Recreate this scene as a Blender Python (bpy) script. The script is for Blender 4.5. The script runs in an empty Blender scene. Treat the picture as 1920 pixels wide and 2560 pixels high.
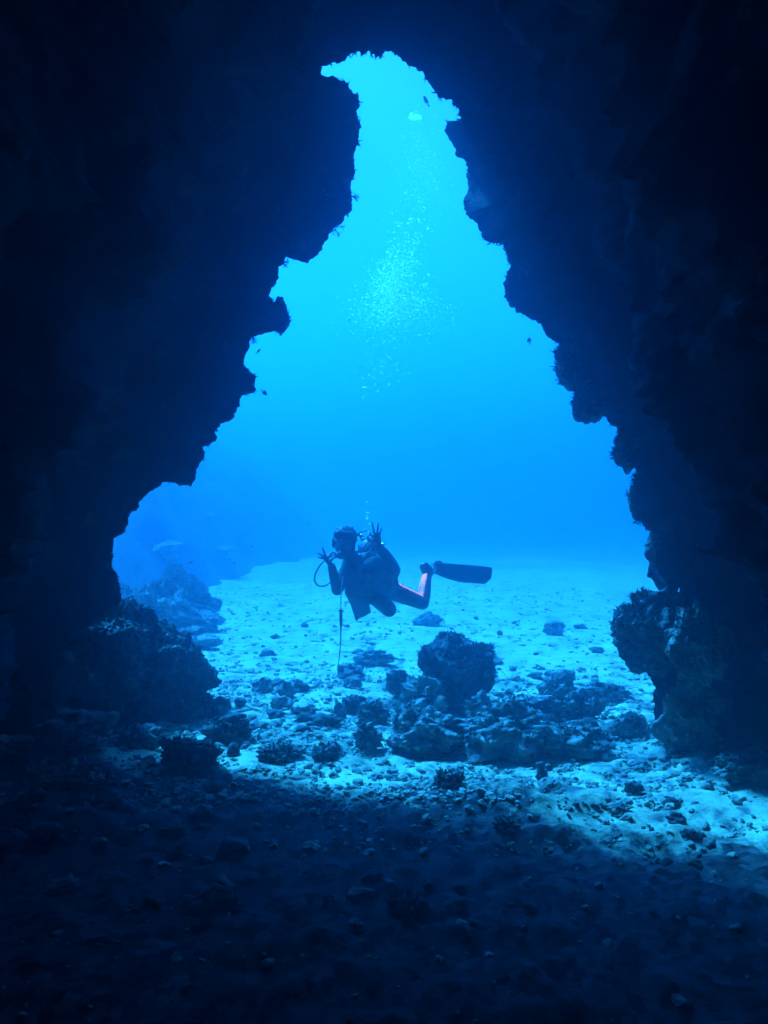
import bpy, bmesh, math, random
import numpy as np
from mathutils import Vector, Matrix, noise
R = math.radians
S = bpy.context.scene
C = S.collection

# ------------------------------------------------------------------ camera
CZ = 1.6                       # the lens is 1.6 m above the sea bed
FPX = 2009.0                   # focal length in photograph pixels (1920 x 2560)
cam_d = bpy.data.cameras.new('camera')
cam_d.sensor_fit = 'VERTICAL'
cam_d.sensor_height = 24.0
cam_d.lens = FPX / 2560 * 24.0
cam_d.clip_end = 500
cam_d.clip_start = 0.02
cam = bpy.data.objects.new('camera', cam_d)
C.objects.link(cam)
cam.location = (0, 0, CZ)
cam.rotation_euler = (R(90), 0, 0)
S.camera = cam

# ------------------------------------------------------------------ light
SUN_EL, SUN_TRAVEL = R(54), Vector((0.62, -0.78, 0)).normalized()   # the light falls in through the mouth, from the far left
to_sun = Vector((-SUN_TRAVEL.x * math.cos(SUN_EL), -SUN_TRAVEL.y * math.cos(SUN_EL), math.sin(SUN_EL)))
sun_d = bpy.data.lights.new('sun', 'SUN')
sun_d.energy = 5.0
sun_d.angle = R(6.5)
sun_d.color = (0.018, 0.42, 1.0)          # daylight after some metres of sea water
sun = bpy.data.objects.new('sun', sun_d)
C.objects.link(sun)
sun.rotation_euler = to_sun.to_track_quat('Z', 'Y').to_euler()
sun.location = (-6, 12, 14)

W = bpy.data.worlds.new('World')
S.world = W
W.use_nodes = True
wt = W.node_tree
wt.nodes.clear()
wo = wt.nodes.new('ShaderNodeOutputWorld')
bg = wt.nodes.new('ShaderNodeBackground')
sky = wt.nodes.new('ShaderNodeTexSky')
sky.sky_type = 'NISHITA'
sky.sun_disc = False
sky.sun_elevation = SUN_EL
sky.sun_rotation = math.atan2(to_sun.x, to_sun.y)
tc = wt.nodes.new('ShaderNodeTexCoord')
sx = wt.nodes.new('ShaderNodeSeparateXYZ')
wt.links.new(tc.outputs['Generated'], sx.inputs[0])
# what sea water lets through: cyan straight up, deep blue towards the horizontal
ramp = wt.nodes.new('ShaderNodeValToRGB')
cr = ramp.color_ramp
WATER = [(0.0, (0.0, 0.02, 0.40)), (0.42, (0.0, 0.12, 1.0)), (0.5, (0.006, 1.05, 3.6)), (0.6, (0.010, 0.50, 2.7)),
         (0.70, (0.018, 0.33, 1.2)), (0.78, (0.022, 0.29, 0.60)), (1.0, (0.03, 0.25, 0.6))]
cr.elements[0].position, cr.elements[0].color = WATER[0][0], WATER[0][1] + (1,)
cr.elements[1].position, cr.elements[1].color = WATER[-1][0], WATER[-1][1] + (1,)
for p_, c_ in WATER[1:-1]:
    e_ = cr.elements.new(p_)
    e_.color = c_ + (1,)
mz = wt.nodes.new('ShaderNodeMath')
mz.operation = 'MULTIPLY_ADD'
mz.inputs[1].default_value = 0.5
mz.inputs[2].default_value = 0.5
wt.links.new(sx.outputs[2], mz.inputs[0])
wt.links.new(mz.outputs[0], ramp.inputs[0])
# the sky's brightness seen through it
bw = wt.nodes.new('ShaderNodeRGBToBW')
wt.links.new(sky.outputs[0], bw.inputs[0])
mlt = wt.nodes.new('ShaderNodeVectorMath')
mlt.operation = 'SCALE'
wt.links.new(ramp.outputs[0], mlt.inputs[0])
cl = wt.nodes.new('ShaderNodeClamp')
cl.inputs['Min'].default_value = 6.0
cl.inputs['Max'].default_value = 9.0
wt.links.new(bw.outputs[0], cl.inputs[0])
wt.links.new(cl.outputs[0], mlt.inputs['Scale'])
wt.links.new(mlt.outputs[0], bg.inputs[0])
bg.inputs[1].default_value = 0.05
wt.links.new(bg.outputs[0], wo.inputs[0])

S.view_settings.view_transform = 'Standard'
S.view_settings.look = 'None'
S.view_settings.exposure = 3.0
S.view_settings.gamma = 1.0
S.cycles.volume_bounces = 1
S.cycles.max_bounces = 6
S.cycles.diffuse_bounces = 3
S.cycles.glossy_bounces = 2
S.cycles.transmission_bounces = 4
S.cycles.use_denoising = True
S.cycles.sample_clamp_indirect = 4.0
HAZE_DENSITY = 0.076

# ------------------------------------------------------------------ helpers
def P(px, py, Y):
    """the point at distance Y that a photograph pixel looks at (used while measuring the place)"""
    return Vector(((px - 960) / FPX * Y, Y, CZ - (py - 1280) / FPX * Y))

def YG(py):
    return CZ * FPX / (py - 1280.0)

def fbm(x, y, z=0.0, o=4, seed=0.0):
    return noise.fractal(Vector((x + seed, y - seed, z + 0.37 * seed)), 0.9, 2.1, o)

def tag(o, label=None, cat=None, group=None, kind=None):
    if label: o['label'] = label
    if cat: o['category'] = cat
    if group: o['group'] = group
    if kind: o['kind'] = kind
    return o

def empty(name, loc=(0, 0, 0)):
    o = bpy.data.objects.new(name, None)
    C.objects.link(o)
    o.location = loc
    o.empty_display_size = 0.1
    return o

def mesh_obj(name, verts, faces, mat, parent=None, smooth=True):
    me = bpy.data.meshes.new(name)
    me.from_pydata([tuple(v) for v in verts], [], [tuple(f) for f in faces])
    me.update()
    if smooth:
        me.polygons.foreach_set('use_smooth', [True] * len(me.polygons))
    if mat: me.materials.append(mat)
    o = bpy.data.objects.new(name, me)
    C.objects.link(o)
    if parent:
        o.parent = parent
    return o

def localise(o, origin):
    """move an object's origin without moving its shape"""
    origin = Vector(origin)
    o.data.transform(Matrix.Translation(-origin))
    o.location = origin
    return o

# ------------------------------------------------------------------ materials
def mat_new(name):
    m = bpy.data.materials.new(name)
    m.use_nodes = True
    nt = m.node_tree
    b = nt.nodes['Principled BSDF']
    return m, nt, b

def noisy(name, c1, c2, scale=6.0, rough=0.9, bump=0.5, bscale=30.0, bdist=0.01, c3=None, c3scale=20.0, c3amt=(0.58, 0.68), spec=0.2, metal=0.0):
    m, nt, b = mat_new(name)
    L = nt.links.new
    t = nt.nodes.new('ShaderNodeTexCoord')
    n = nt.nodes.new('ShaderNodeTexNoise')
    n.inputs['Scale'].default_value = scale
    n.inputs['Detail'].default_value = 6
    n.inputs['Roughness'].default_value = 0.65
    L(t.outputs['Object'], n.inputs['Vector'])
    r = nt.nodes.new('ShaderNodeValToRGB')
    r.color_ramp.elements[0].position = 0.35
    r.color_ramp.elements[0].color = tuple(c1) + (1,)
    r.color_ramp.elements[1].position = 0.65
    r.color_ramp.elements[1].color = tuple(c2) + (1,)
    L(n.outputs['Fac'], r.inputs[0])
    col = r.outputs[0]
    if c3:
        n3 = nt.nodes.new('ShaderNodeTexNoise')
        n3.inputs['Scale'].default_value = c3scale
        n3.inputs['Detail'].default_value = 4
        L(t.outputs['Object'], n3.inputs['Vector'])
        r3 = nt.nodes.new('ShaderNodeMapRange')
        r3.inputs['From Min'].default_value = c3amt[0]
        r3.inputs['From Max'].default_value = c3amt[1]
        L(n3.outputs['Fac'], r3.inputs['Value'])
        mx = nt.nodes.new('ShaderNodeMix')
        mx.data_type = 'RGBA'
        L(r3.outputs[0], mx.inputs[0])
        L(col, mx.inputs[6])
        mx.inputs[7].default_value = tuple(c3) + (1,)
        col = mx.outputs[2]
    L(col, b.inputs['Base Color'])
    b.inputs['Roughness'].default_value = rough
    b.inputs['Specular IOR Level'].default_value = spec
    b.inputs['Metallic'].default_value = metal
    if bump:
        n2 = nt.nodes.new('ShaderNodeTexNoise')
        n2.inputs['Scale'].default_value = bscale
        n2.inputs['Detail'].default_value = 8
        n2.inputs['Roughness'].default_value = 0.7
        L(t.outputs['Object'], n2.inputs['Vector'])
        bp = nt.nodes.new('ShaderNodeBump')
        bp.inputs['Strength'].default_value = bump
        bp.inputs['Distance'].default_value = bdist
        L(n2.outputs['Fac'], bp.inputs['Height'])
        L(bp.outputs[0], b.inputs['Normal'])
    return m

M = {}
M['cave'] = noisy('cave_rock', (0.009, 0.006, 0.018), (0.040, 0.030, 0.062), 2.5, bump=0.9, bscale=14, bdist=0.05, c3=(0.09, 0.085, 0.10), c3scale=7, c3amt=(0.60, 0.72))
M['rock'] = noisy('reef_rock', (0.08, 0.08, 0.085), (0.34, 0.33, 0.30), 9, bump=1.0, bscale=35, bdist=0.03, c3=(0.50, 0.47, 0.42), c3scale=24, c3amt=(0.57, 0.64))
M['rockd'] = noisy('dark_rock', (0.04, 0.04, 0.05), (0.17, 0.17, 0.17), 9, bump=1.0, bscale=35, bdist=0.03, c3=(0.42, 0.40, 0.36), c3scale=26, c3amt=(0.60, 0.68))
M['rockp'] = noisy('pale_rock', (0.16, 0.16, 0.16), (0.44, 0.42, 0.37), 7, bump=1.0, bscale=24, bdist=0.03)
M['stone'] = noisy('rubble_stone', (0.12, 0.12, 0.11), (0.34, 0.32, 0.26), 1.7, bump=0.6, bscale=40, bdist=0.01)
M['fstone'] = noisy('pale_rubble_stone', (0.22, 0.21, 0.17), (0.42, 0.40, 0.32), 1.7, bump=0.4, bscale=40, bdist=0.01)
M['algae'] = noisy('algae', (0.02, 0.025, 0.03), (0.07, 0.06, 0.05), 12, bump=0)
M['sand'] = noisy('sand', (0.36, 0.34, 0.24), (0.58, 0.55, 0.38), 1.9, bump=0.6, bscale=40, bdist=0.03, c3=(0.13, 0.125, 0.12), c3scale=7, c3amt=(0.54, 0.68), rough=1.0, spec=0.05)
def sand_gravel_shade(m):
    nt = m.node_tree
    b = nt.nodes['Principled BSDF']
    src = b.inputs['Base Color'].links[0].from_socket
    a = nt.nodes.new('ShaderNodeAttribute'); a.attribute_name = 'gravel'  # stony cover plus the painted shade of the cave floor
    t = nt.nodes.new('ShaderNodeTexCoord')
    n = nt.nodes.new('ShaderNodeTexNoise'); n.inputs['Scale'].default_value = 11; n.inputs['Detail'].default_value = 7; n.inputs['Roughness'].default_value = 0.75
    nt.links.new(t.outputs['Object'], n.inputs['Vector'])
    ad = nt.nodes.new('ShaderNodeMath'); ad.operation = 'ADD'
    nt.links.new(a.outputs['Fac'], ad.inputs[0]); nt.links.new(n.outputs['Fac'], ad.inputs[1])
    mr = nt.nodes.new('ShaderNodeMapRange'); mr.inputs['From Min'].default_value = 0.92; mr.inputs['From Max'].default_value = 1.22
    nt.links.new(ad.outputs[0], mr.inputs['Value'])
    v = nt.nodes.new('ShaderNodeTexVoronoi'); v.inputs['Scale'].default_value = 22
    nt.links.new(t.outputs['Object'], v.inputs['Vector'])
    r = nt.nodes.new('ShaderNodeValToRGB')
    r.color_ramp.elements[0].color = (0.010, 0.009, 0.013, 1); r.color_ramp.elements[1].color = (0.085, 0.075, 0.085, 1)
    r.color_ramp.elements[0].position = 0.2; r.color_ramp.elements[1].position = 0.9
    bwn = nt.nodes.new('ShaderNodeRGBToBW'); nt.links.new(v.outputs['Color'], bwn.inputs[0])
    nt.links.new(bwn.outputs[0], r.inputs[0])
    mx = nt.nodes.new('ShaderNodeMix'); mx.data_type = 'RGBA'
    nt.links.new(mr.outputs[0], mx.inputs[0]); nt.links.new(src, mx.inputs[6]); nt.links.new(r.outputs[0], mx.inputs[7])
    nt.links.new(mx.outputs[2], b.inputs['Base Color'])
sand_gravel_shade(M['sand'])
M['suit'] = noisy('neoprene', (0.012, 0.012, 0.016), (0.022, 0.022, 0.028), 20, rough=0.6, bump=0.3, bscale=60, bdist=0.002, spec=0.4)
M['vest'] = noisy('nylon_vest', (0.010, 0.010, 0.014), (0.020, 0.020, 0.026), 15, rough=0.7, bump=0.6, bscale=35, bdist=0.008, spec=0.3)
M['skin'] = noisy('skin', (0.10, 0.055, 0.035), (0.15, 0.08, 0.05), 30, rough=0.55, bump=0.2, bscale=80, bdist=0.001, spec=0.4)
M['hair'] = noisy('hair', (0.010, 0.008, 0.006), (0.03, 0.02, 0.015), 30, rough=0.5, bump=0)
M['rubber'] = noisy('rubber', (0.010, 0.010, 0.012), (0.022, 0.022, 0.024), 20, rough=0.45, bump=0.1, bscale=60, bdist=0.001, spec=0.5)
M['finmat'] = noisy('fin_plastic', (0.014, 0.014, 0.02), (0.03, 0.03, 0.036), 8, rough=0.4, bump=0.15, bscale=40, bdist=0.002, spec=0.5)
M['metal'] = noisy('steel', (0.6, 0.6, 0.6), (0.75, 0.75, 0.75), 20, rough=0.25, bump=0, metal=1.0)
M['tank'] = noisy('tank_paint', (0.015, 0.015, 0.02), (0.03, 0.03, 0.035), 10, rough=0.5, bump=0.1, spec=0.5)
M['glass'] = noisy('mask_lens', (0.02, 0.02, 0.03), (0.03, 0.03, 0.04), 10, rough=0.3, bump=0, spec=0.3)
M['white'] = noisy('white_cord', (0.55, 0.55, 0.55), (0.7, 0.7, 0.7), 30, rough=0.6, bump=0)
M['fishd'] = noisy('dark_fish', (0.02, 0.02, 0.03), (0.05, 0.05, 0.06), 40, rough=0.4, bump=0, spec=0.5)
M['fishp'] = noisy('pale_fish', (0.45, 0.45, 0.45), (0.65, 0.65, 0.65), 40, rough=0.35, bump=0, spec=0.6)
m, nt, b = mat_new('pink_panel')          # neon lycra fluoresces: it gives blue light back as pink
b.inputs['Base Color'].default_value = (0.9, 0.22, 0.45, 1)
b.inputs['Roughness'].default_value = 0.7
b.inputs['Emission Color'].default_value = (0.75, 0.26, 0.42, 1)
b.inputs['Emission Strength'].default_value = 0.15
M['pink'] = m
m, nt, b = mat_new('bubble')
b.inputs['Base Color'].default_value = (0.95, 0.98, 1.0, 1)
b.inputs['Roughness'].default_value = 0.1
tl = nt.nodes.new('ShaderNodeBsdfTranslucent'); tl.inputs[0].default_value = (1, 1, 1, 1)
tr = nt.nodes.new('ShaderNodeBsdfTransparent')
m1 = nt.nodes.new('ShaderNodeMixShader'); m1.inputs[0].default_value = 0.65
m2 = nt.nodes.new('ShaderNodeMixShader')
lw = nt.nodes.new('ShaderNodeLayerWeight'); lw.inputs[0].default_value = 0.35
m_ = nt.nodes.new('ShaderNodeMapRange'); m_.inputs['To Min'].default_value = 0.35; m_.inputs['To Max'].default_value = 0.95
nt.links.new(lw.outputs['Facing'], m_.inputs['Value']); nt.links.new(m_.outputs[0], m2.inputs[0])
nt.links.new(b.outputs[0], m1.inputs[1]); nt.links.new(tl.outputs[0], m1.inputs[2])
nt.links.new(tr.outputs[0], m2.inputs[1]); nt.links.new(m1.outputs[0], m2.inputs[2])
nt.links.new(m2.outputs[0], nt.nodes['Material Output'].inputs['Surface'])
M['bubble'] = m

# ------------------------------------------------------------------ sea bed
def ground(x, y):
    z = 0.07 * fbm(x * 0.35, y * 0.35, 0, 3, 3.1) + 0.03 * fbm(x * 1.3, y * 1.3, 1, 3, 7.7)
    # low sandy mounds in the cave on the left, a little rise at the foot of either wall
    z += 0.22 * math.exp(-((x + 2.3) / 0.9) ** 2 - ((y - 4.9) / 0.45) ** 2)
    z += 0.10 * math.exp(-((x + 2.0) / 0.7) ** 2 - ((y - 4.1) / 0.3) ** 2)
    z += 0.12 * math.exp(-((x - 2.2) / 0.5) ** 2 - ((y - 5.2) / 0.8) ** 2)
    z += 0.10 * math.exp(-((x - 0.9) / 1.4) ** 2 - ((y - 4.5) / 0.35) ** 2) - 0.05
    if y > 9:
        z += 0.28 * fbm(x * 0.16, y * 0.16, 6, 3) * min(1, (y - 9) / 6)
    if y > 13:                              # the bed falls away outside
        z -= 0.02 * (y - 13) ** 2 / (y - 7)
    return z

def axis(lo, a, b_, hi, step, grow):
    v = list(np.arange(a, b_, step))
    s = step
    while v[-1] < hi:
        s *= grow
        v.append(v[-1] + s)
    s = step
    while v[0] > lo:
        s *= grow
        v.insert(0, v[0] - s)
    return v

def rubble_mask(x, y):
    """how stony the bed is: the band in and before the mouth, fading into clean sand outside"""
    b_ = 1 / (1 + math.exp((y - 7.6 + 0.5 * fbm(x * .6, y * .6, 2, 2)) * 1.6))
    return min(1.0, max(0.0, b_ * (0.75 + 0.7 * fbm(x * 1.1, y * 1.1, 4, 3))))

xs = axis(-60, -4.2, 4.2, 60, 0.035, 1.07)
ys = axis(-8, 2.2, 10.0, 70, 0.035, 1.06)
verts = []
gravel_shade = []
for y in ys:
    for x in xs:
        z = ground(x, y)
        gr_shade = 0.10 + 0.45 * (rubble_mask(x, y) if -6 < x < 6 and 1 < y < 16 else 0)
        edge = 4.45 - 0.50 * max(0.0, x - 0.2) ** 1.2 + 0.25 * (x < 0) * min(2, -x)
        gr_shade += 0.68 / (1 + math.exp((y - edge + 0.5 * fbm(x, y, 3, 3)) * 5))  # shade inside the mouth painted into the bed, along where sunlight ends
        gravel_shade.append(min(1.0, gr_shade))
        if -6 < x < 6 and 1.5 < y < 16:
            rm = rubble_mask(x, y)
            z += (0.010 + 0.028 * rm) * noise.turbulence(Vector((x * 6, y * 6, 0)), 4, False, noise_basis='PERLIN_ORIGINAL')
            z += 0.012 * fbm(x * 3.1, y * 5.0, 5, 3)
        verts.append((x, y, z))
nx = len(xs)
faces = [(j * nx + i, j * nx + i + 1, (j + 1) * nx + i + 1, (j + 1) * nx + i) for j in range(len(ys) - 1) for i in range(nx - 1)]
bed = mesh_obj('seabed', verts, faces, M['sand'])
at = bed.data.attributes.new('gravel', 'FLOAT', 'POINT')  # carries real rubble and the painted floor shade together
at.data.foreach_set('value', gravel_shade)
tag(bed, kind='structure')

# ------------------------------------------------------------------ the cave
OUTLINE = [(803,165),(822,164),(835,157),(847,158),(861,151),(871,138),(887,132),(900,125),(905,138),(913,133),(922,125),(928,138),(934,132),(940,146),(945,136),(949,149),(955,138),(960,130),(968,124),(976,129),(983,129),(987,140),(992,136),(1000,143),(1006,152),(1018,157),(1029,167),(1040,168),(1050,178),(1059,180),(1062,192),(1067,199),(1081,219),(1088,230),(1093,245),(1103,246),(1113,252),(1122,243),(1133,254),(1128,262),(1146,271),(1146,284),(1153,294),(1143,300),(1133,312),(1126,302),(1119,303),(1111,326),(1125,349),(1139,372),(1143,392),(1162,398),(1168,424),(1165,439),(1170,465),(1168,480),(1162,499),(1162,537),(1180,551),(1194,557),(1201,575),(1206,595),(1220,605),(1239,608),(1259,611),(1265,634),(1277,665),(1268,684),(1259,706),(1263,743),(1270,762),(1290,778),(1314,790),(1335,802),(1353,808),(1363,838),(1385,852),(1406,862),(1406,884),(1393,895),(1390,920),(1390,938),(1404,958),(1437,970),(1460,972),(1448,992),(1460,1010),(1473,1025),(1498,1043),(1507,1037),(1529,1063),(1545,1068),(1545,1086),(1558,1119),(1570,1133),(1562,1153),(1578,1157),(1598,1180),(1599,1193),(1580,1213),(1573,1235),(1580,1264),(1583,1289),(1596,1300),(1608,1292),(1614,1323),(1643,1330),(1662,1341),(1648,1352),(1640,1380),(1640,1418),(1650,1438),(1676,1463),(1698,1467),(1698,1489),(1688,1500),(1670,1520),(1640,1560),(1610,1600),(1605,1640),(1615,1682),(1639,1719),(1633,1735),(1635,1768),(1637,1808),(1660,1845),(1668,1890),(1690,1990),(1500,2150),(960,2200),(300,2150),(100,1950),(100,1750),(180,1600),(250,1533),(280,1521),(303,1504),(300,1470),(293,1438),(281,1418),(280,1380),(285,1342),(308,1334),(318,1312),(323,1286),(348,1271),(351,1254),(369,1234),(396,1216),(409,1204),(430,1206),(449,1211),(479,1213),(490,1200),(492,1170),(510,1143),(512,1130),(505,1118),(538,1103),(542,1095),(539,1081),(551,1059),(574,1052),(587,1040),(591,1023),(603,1017),(599,1000),(603,988),(619,984),(639,981),(636,965),(638,939),(625,926),(607,910),(612,887),(625,867),(628,846),(642,838),(665,832),(693,826),(700,833),(709,829),(714,812),(714,791),(694,774),(674,739),(680,719),(693,705),(696,684),(696,666),(709,664),(711,653),(715,636),(719,634),(729,644),(740,641),(745,633),(750,641),(755,653),(769,655),(790,641),(804,629),(807,612),(817,595),(828,580),(837,569),(855,557),(867,537),(879,528),(880,497),(877,473),(879,453),(887,442),(886,384),(893,369),(896,346),(901,314),(892,280),(900,256),(896,239),(883,230),(876,216),(861,203),(844,197),(832,188),(818,194),(802,187)]
NR = 1500
YM = 5.5
pts = np.array(OUTLINE, float)
seg = np.linalg.norm(np.roll(pts, -1, 0) - pts, axis=1)
cum = np.concatenate([[0], np.cumsum(seg)])
tt = np.linspace(0, cum[-1], NR, endpoint=False)
cl_ = np.vstack([pts, pts[:1]])
px = np.interp(tt, cum, cl_[:, 0])
py = np.interp(tt, cum, cl_[:, 1])
def ym(x_, y_):
    """how far off each stretch of the rim stands: the right foot is nearest, the left pillar set back"""
    v = 5.55
    v -= 0.35 / (1 + math.exp(-(x_ - 1450) / 60))
    v += 0.35 / (1 + math.exp((x_ - 640) / 60))
    v += 0.30 * math.exp(-((x_ - 830) / 120) ** 2 - ((y_ - 400) / 220) ** 2)
    return v + 0.18 * math.sin(y_ / 140.0 + x_ / 210.0)
YR = np.array([ym(a, b_) for a, b_ in zip(px, py)])
rimx = (px - 960) / FPX * YR
rimz = CZ - (py - 1280) / FPX * YR
ZC = (rimx + 1j * rimz)
freq = np.fft.fftfreq(NR) * NR
def smooth(sig):
    return np.fft.ifft(np.fft.fft(ZC) * np.exp(-0.5 * (freq * sig) ** 2))
def smooth_r(v, sig):
    return np.real(np.fft.ifft(np.fft.fft(v) * np.exp(-0.5 * (freq * sig) ** 2)))
big = smooth(0.20)
tan = np.roll(big, -1) - np.roll(big, 1)
nrm = tan / np.abs(tan)
nrm = nrm * 1j                       # outward for this winding; checked below
cen = big.mean()
if np.mean(np.real(nrm * np.conj(big - cen))) < 0:
    nrm = -nrm
nmid = smooth(0.03)
tm = np.roll(nmid, -1) - np.roll(nmid, 1)
nm = tm / np.maximum(np.abs(tm), 1e-9) * 1j
if np.mean(np.real(nm * np.conj(big - cen))) < 0:
    nm = -nm
deps = [0.0]
st = 0.02
while deps[-1] < 9.0:
    deps.append(deps[-1] + st)
    st = min(st * 1.045, 0.35)
outs = [0.03, 0.08, 0.16, 0.28, 0.45, 0.7, 1.0, 1.4, 2.0, 2.8, 4, 6, 9, 14, 20]
rings = []
rag = np.array([(0.012 + 0.016 * max(0, fbm(t_ * .03, 2, 0, 2))) * fbm(t_ * 0.45, 0, 0, 4) + 0.012 * fbm(t_ * 0.10, 5, 0, 2) for t_ in range(NR)])
rag[:3] *= 0
for d in reversed(outs):             # the cliff's outer face, from far out in to the rim
    sig = 0.002 + min(0.3, d * 0.06)
    p = smooth(sig) + nrm * d * 0.9
    y = smooth_r(YR, sig) + 0.25 * (1 - math.exp(-d / 0.2)) + 0.10 * d
    rings.append((p, y, -d))
rings.append((ZC + nm * rag, YR, 0.0))
for d in deps[1:]:                   # the inside, from the rim in to behind the lens
    w = 1 - math.exp(-d / 0.45)
    sig = 0.0015 + 0.05 * w + 0.02 * d
    e = 0.42 * (1 - math.exp(-d / 0.30)) + 0.13 * d
    blend = nm * math.exp(-d / 0.3) + nrm * (1 - math.exp(-d / 0.3))
    p = smooth(min(sig, 0.3)) + blend * e
    rings.append((p, smooth_r(YR, min(sig * 2, .5)) - d * 0.8, d))
DARK_PASS = [(-2.5,-1.2),(-2.5,-.4),(-2.0,.3),(-1.6,.8),(-1.5,1.4),(-1.15,2.0),(-.85,2.6),(-.75,3.2),(-.3,3.7),(.35,3.7),(.75,3.2),(.8,2.6),(.85,2.0),(1.05,1.4),(1.5,.8),(2.4,.3),(2.5,-.4),(2.5,-1.2)]  # added narrowing: walls pulled in round the lens to darken the sides
pc = complex(0, 1.2)
pang = np.array([math.atan2(b_ - 1.2, a) for a, b_ in DARK_PASS])
prad = np.array([abs(complex(a, b_) - pc) for a, b_ in DARK_PASS])
o_ = np.argsort(pang)
bang = np.angle(big - pc)
pr_ = np.interp(bang, pang[o_], prad[o_], period=2 * math.pi)
dark_passage = pc + pr_ * np.exp(1j * bang)
def sstep(a, b_, v):
    v = min(1, max(0, (v - a) / (b_ - a)))
    return v * v * (3 - 2 * v)
rings = [(p * (1 - sstep(0.3, 2.8, d)) + dark_passage * sstep(0.3, 2.8, d), y, d) if d > 0 else (p, y, d) for p, y, d in rings]
verts = []
for p, y, d in rings:
    for i in range(NR):
        v = Vector((p[i].real, float(y[i]), p[i].imag))
        if d != 0.0:
            f = 1 - math.exp(-abs(d) / 0.35)
            n3 = Vector((nrm[i].real, -0.35 if d > 0 else 0.8, nrm[i].imag))
            a = 0.55 * f * noise.hetero_terrain(v * 0.9 + Vector((3, 1, 7)), 0.9, 2.1, 2, 0.4) * 0.5
            if -4 < d < 5:
                b2 = noise.ridged_multi_fractal(v * 2.6, 0.9, 2.2, 4, 1.0, 2.0)
                a += 0.10 * f * (1.1 - b2)
                a += 0.030 * (0.3 + 0.7 * f) * noise.fractal(v * 9.0, 0.9, 2.1, 4)
                a += 0.012 * min(1, abs(d) / 0.05) * noise.fractal(v * 30.0, 0.9, 2.1, 2)
            v = v + n3 * a
        verts.append(v)
K = len(rings)
faces = []
for k in range(K - 1):
    for i in range(NR):
        j = (i + 1) % NR
        faces.append((k * NR + i, (k + 1) * NR + i, (k + 1) * NR + j, k * NR + j))
verts.append(Vector((0, -4.5, 1.5)))
for i in range(NR):
    faces.append(((K - 1) * NR + i, len(verts) - 1, (K - 1) * NR + (i + 1) % NR))
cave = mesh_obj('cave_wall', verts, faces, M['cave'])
tag(cave, kind='structure')
RIM_K = len(outs)
RIM = [verts[RIM_K * NR + i].copy() for i in range(NR)]

# ------------------------------------------------------------------ tufts of weed
def spikes(spots, mat, name, parent, rnd, length=(0.02, 0.05), width=0.006, spread=0.5, per=4):
    """spots: (point, normal); thin bent blades growing out of each"""
    V, F = [], []
    for p, n in spots:
        for _ in range(per):
            dvec = (n + Vector((rnd.gauss(0, spread), rnd.gauss(0, spread), rnd.gauss(0, spread)))).normalized()
            side = dvec.orthogonal().normalized()
            side = Matrix.Rotation(rnd.uniform(0, 6.28), 3, dvec) @ side
            up2 = dvec.cross(side)
            l = rnd.uniform(*length)
            w = width * rnd.uniform(0.6, 1.3)
            bend = side * l * rnd.uniform(-0.3, 0.3)
            b0 = p - dvec * 0.01 + Vector((rnd.gauss(0, w), rnd.gauss(0, w), rnd.gauss(0, w)))
            k = len(V)
            mid = b0 + dvec * l * 0.6 + bend * 0.4
            tip = b0 + dvec * l + bend
            V += [b0 + side * w, b0 - side * w * .5 + up2 * w * .8, b0 - side * w * .5 - up2 * w * .8,
                  mid + side * w * .7, mid - side * w * .35 + up2 * w * .5, mid - side * w * .35 - up2 * w * .5, tip]
            F += [(k, k + 1, k + 4, k + 3), (k + 1, k + 2, k + 5, k + 4), (k + 2, k, k + 3, k + 5),
                  (k + 3, k + 4, k + 6), (k + 4, k + 5, k + 6), (k + 5, k + 3, k + 6)]
    return mesh_obj(name, V, F, mat, parent, smooth=False)

rnd = random.Random(5)
spots = []
for i in range(0, NR):
    if py[i] > 1900:
        continue
    n = -Vector((nm[i].real, 0, nm[i].imag))
    dens = 0.2 + max(0.0, 2.2 * fbm(i * 0.025, 9, 0, 3))
    if py[i] < 320: dens = 0.6
    if rnd.random() < dens * 0.7:
        for _ in range(1 + int(2 * rnd.random() * dens)):
            spots.append((RIM[i] + Vector((0, rnd.uniform(-0.03, 0.03), 0)) - n * 0.008, n))
wd = spikes(spots, M['algae'], 'seaweed_fringe', None, rnd, (0.006, 0.045), 0.0045, 0.7, 3)
tag(wd, 'thin dark weed fringing the rim of the cave mouth', 'seaweed', kind='stuff')
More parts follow.
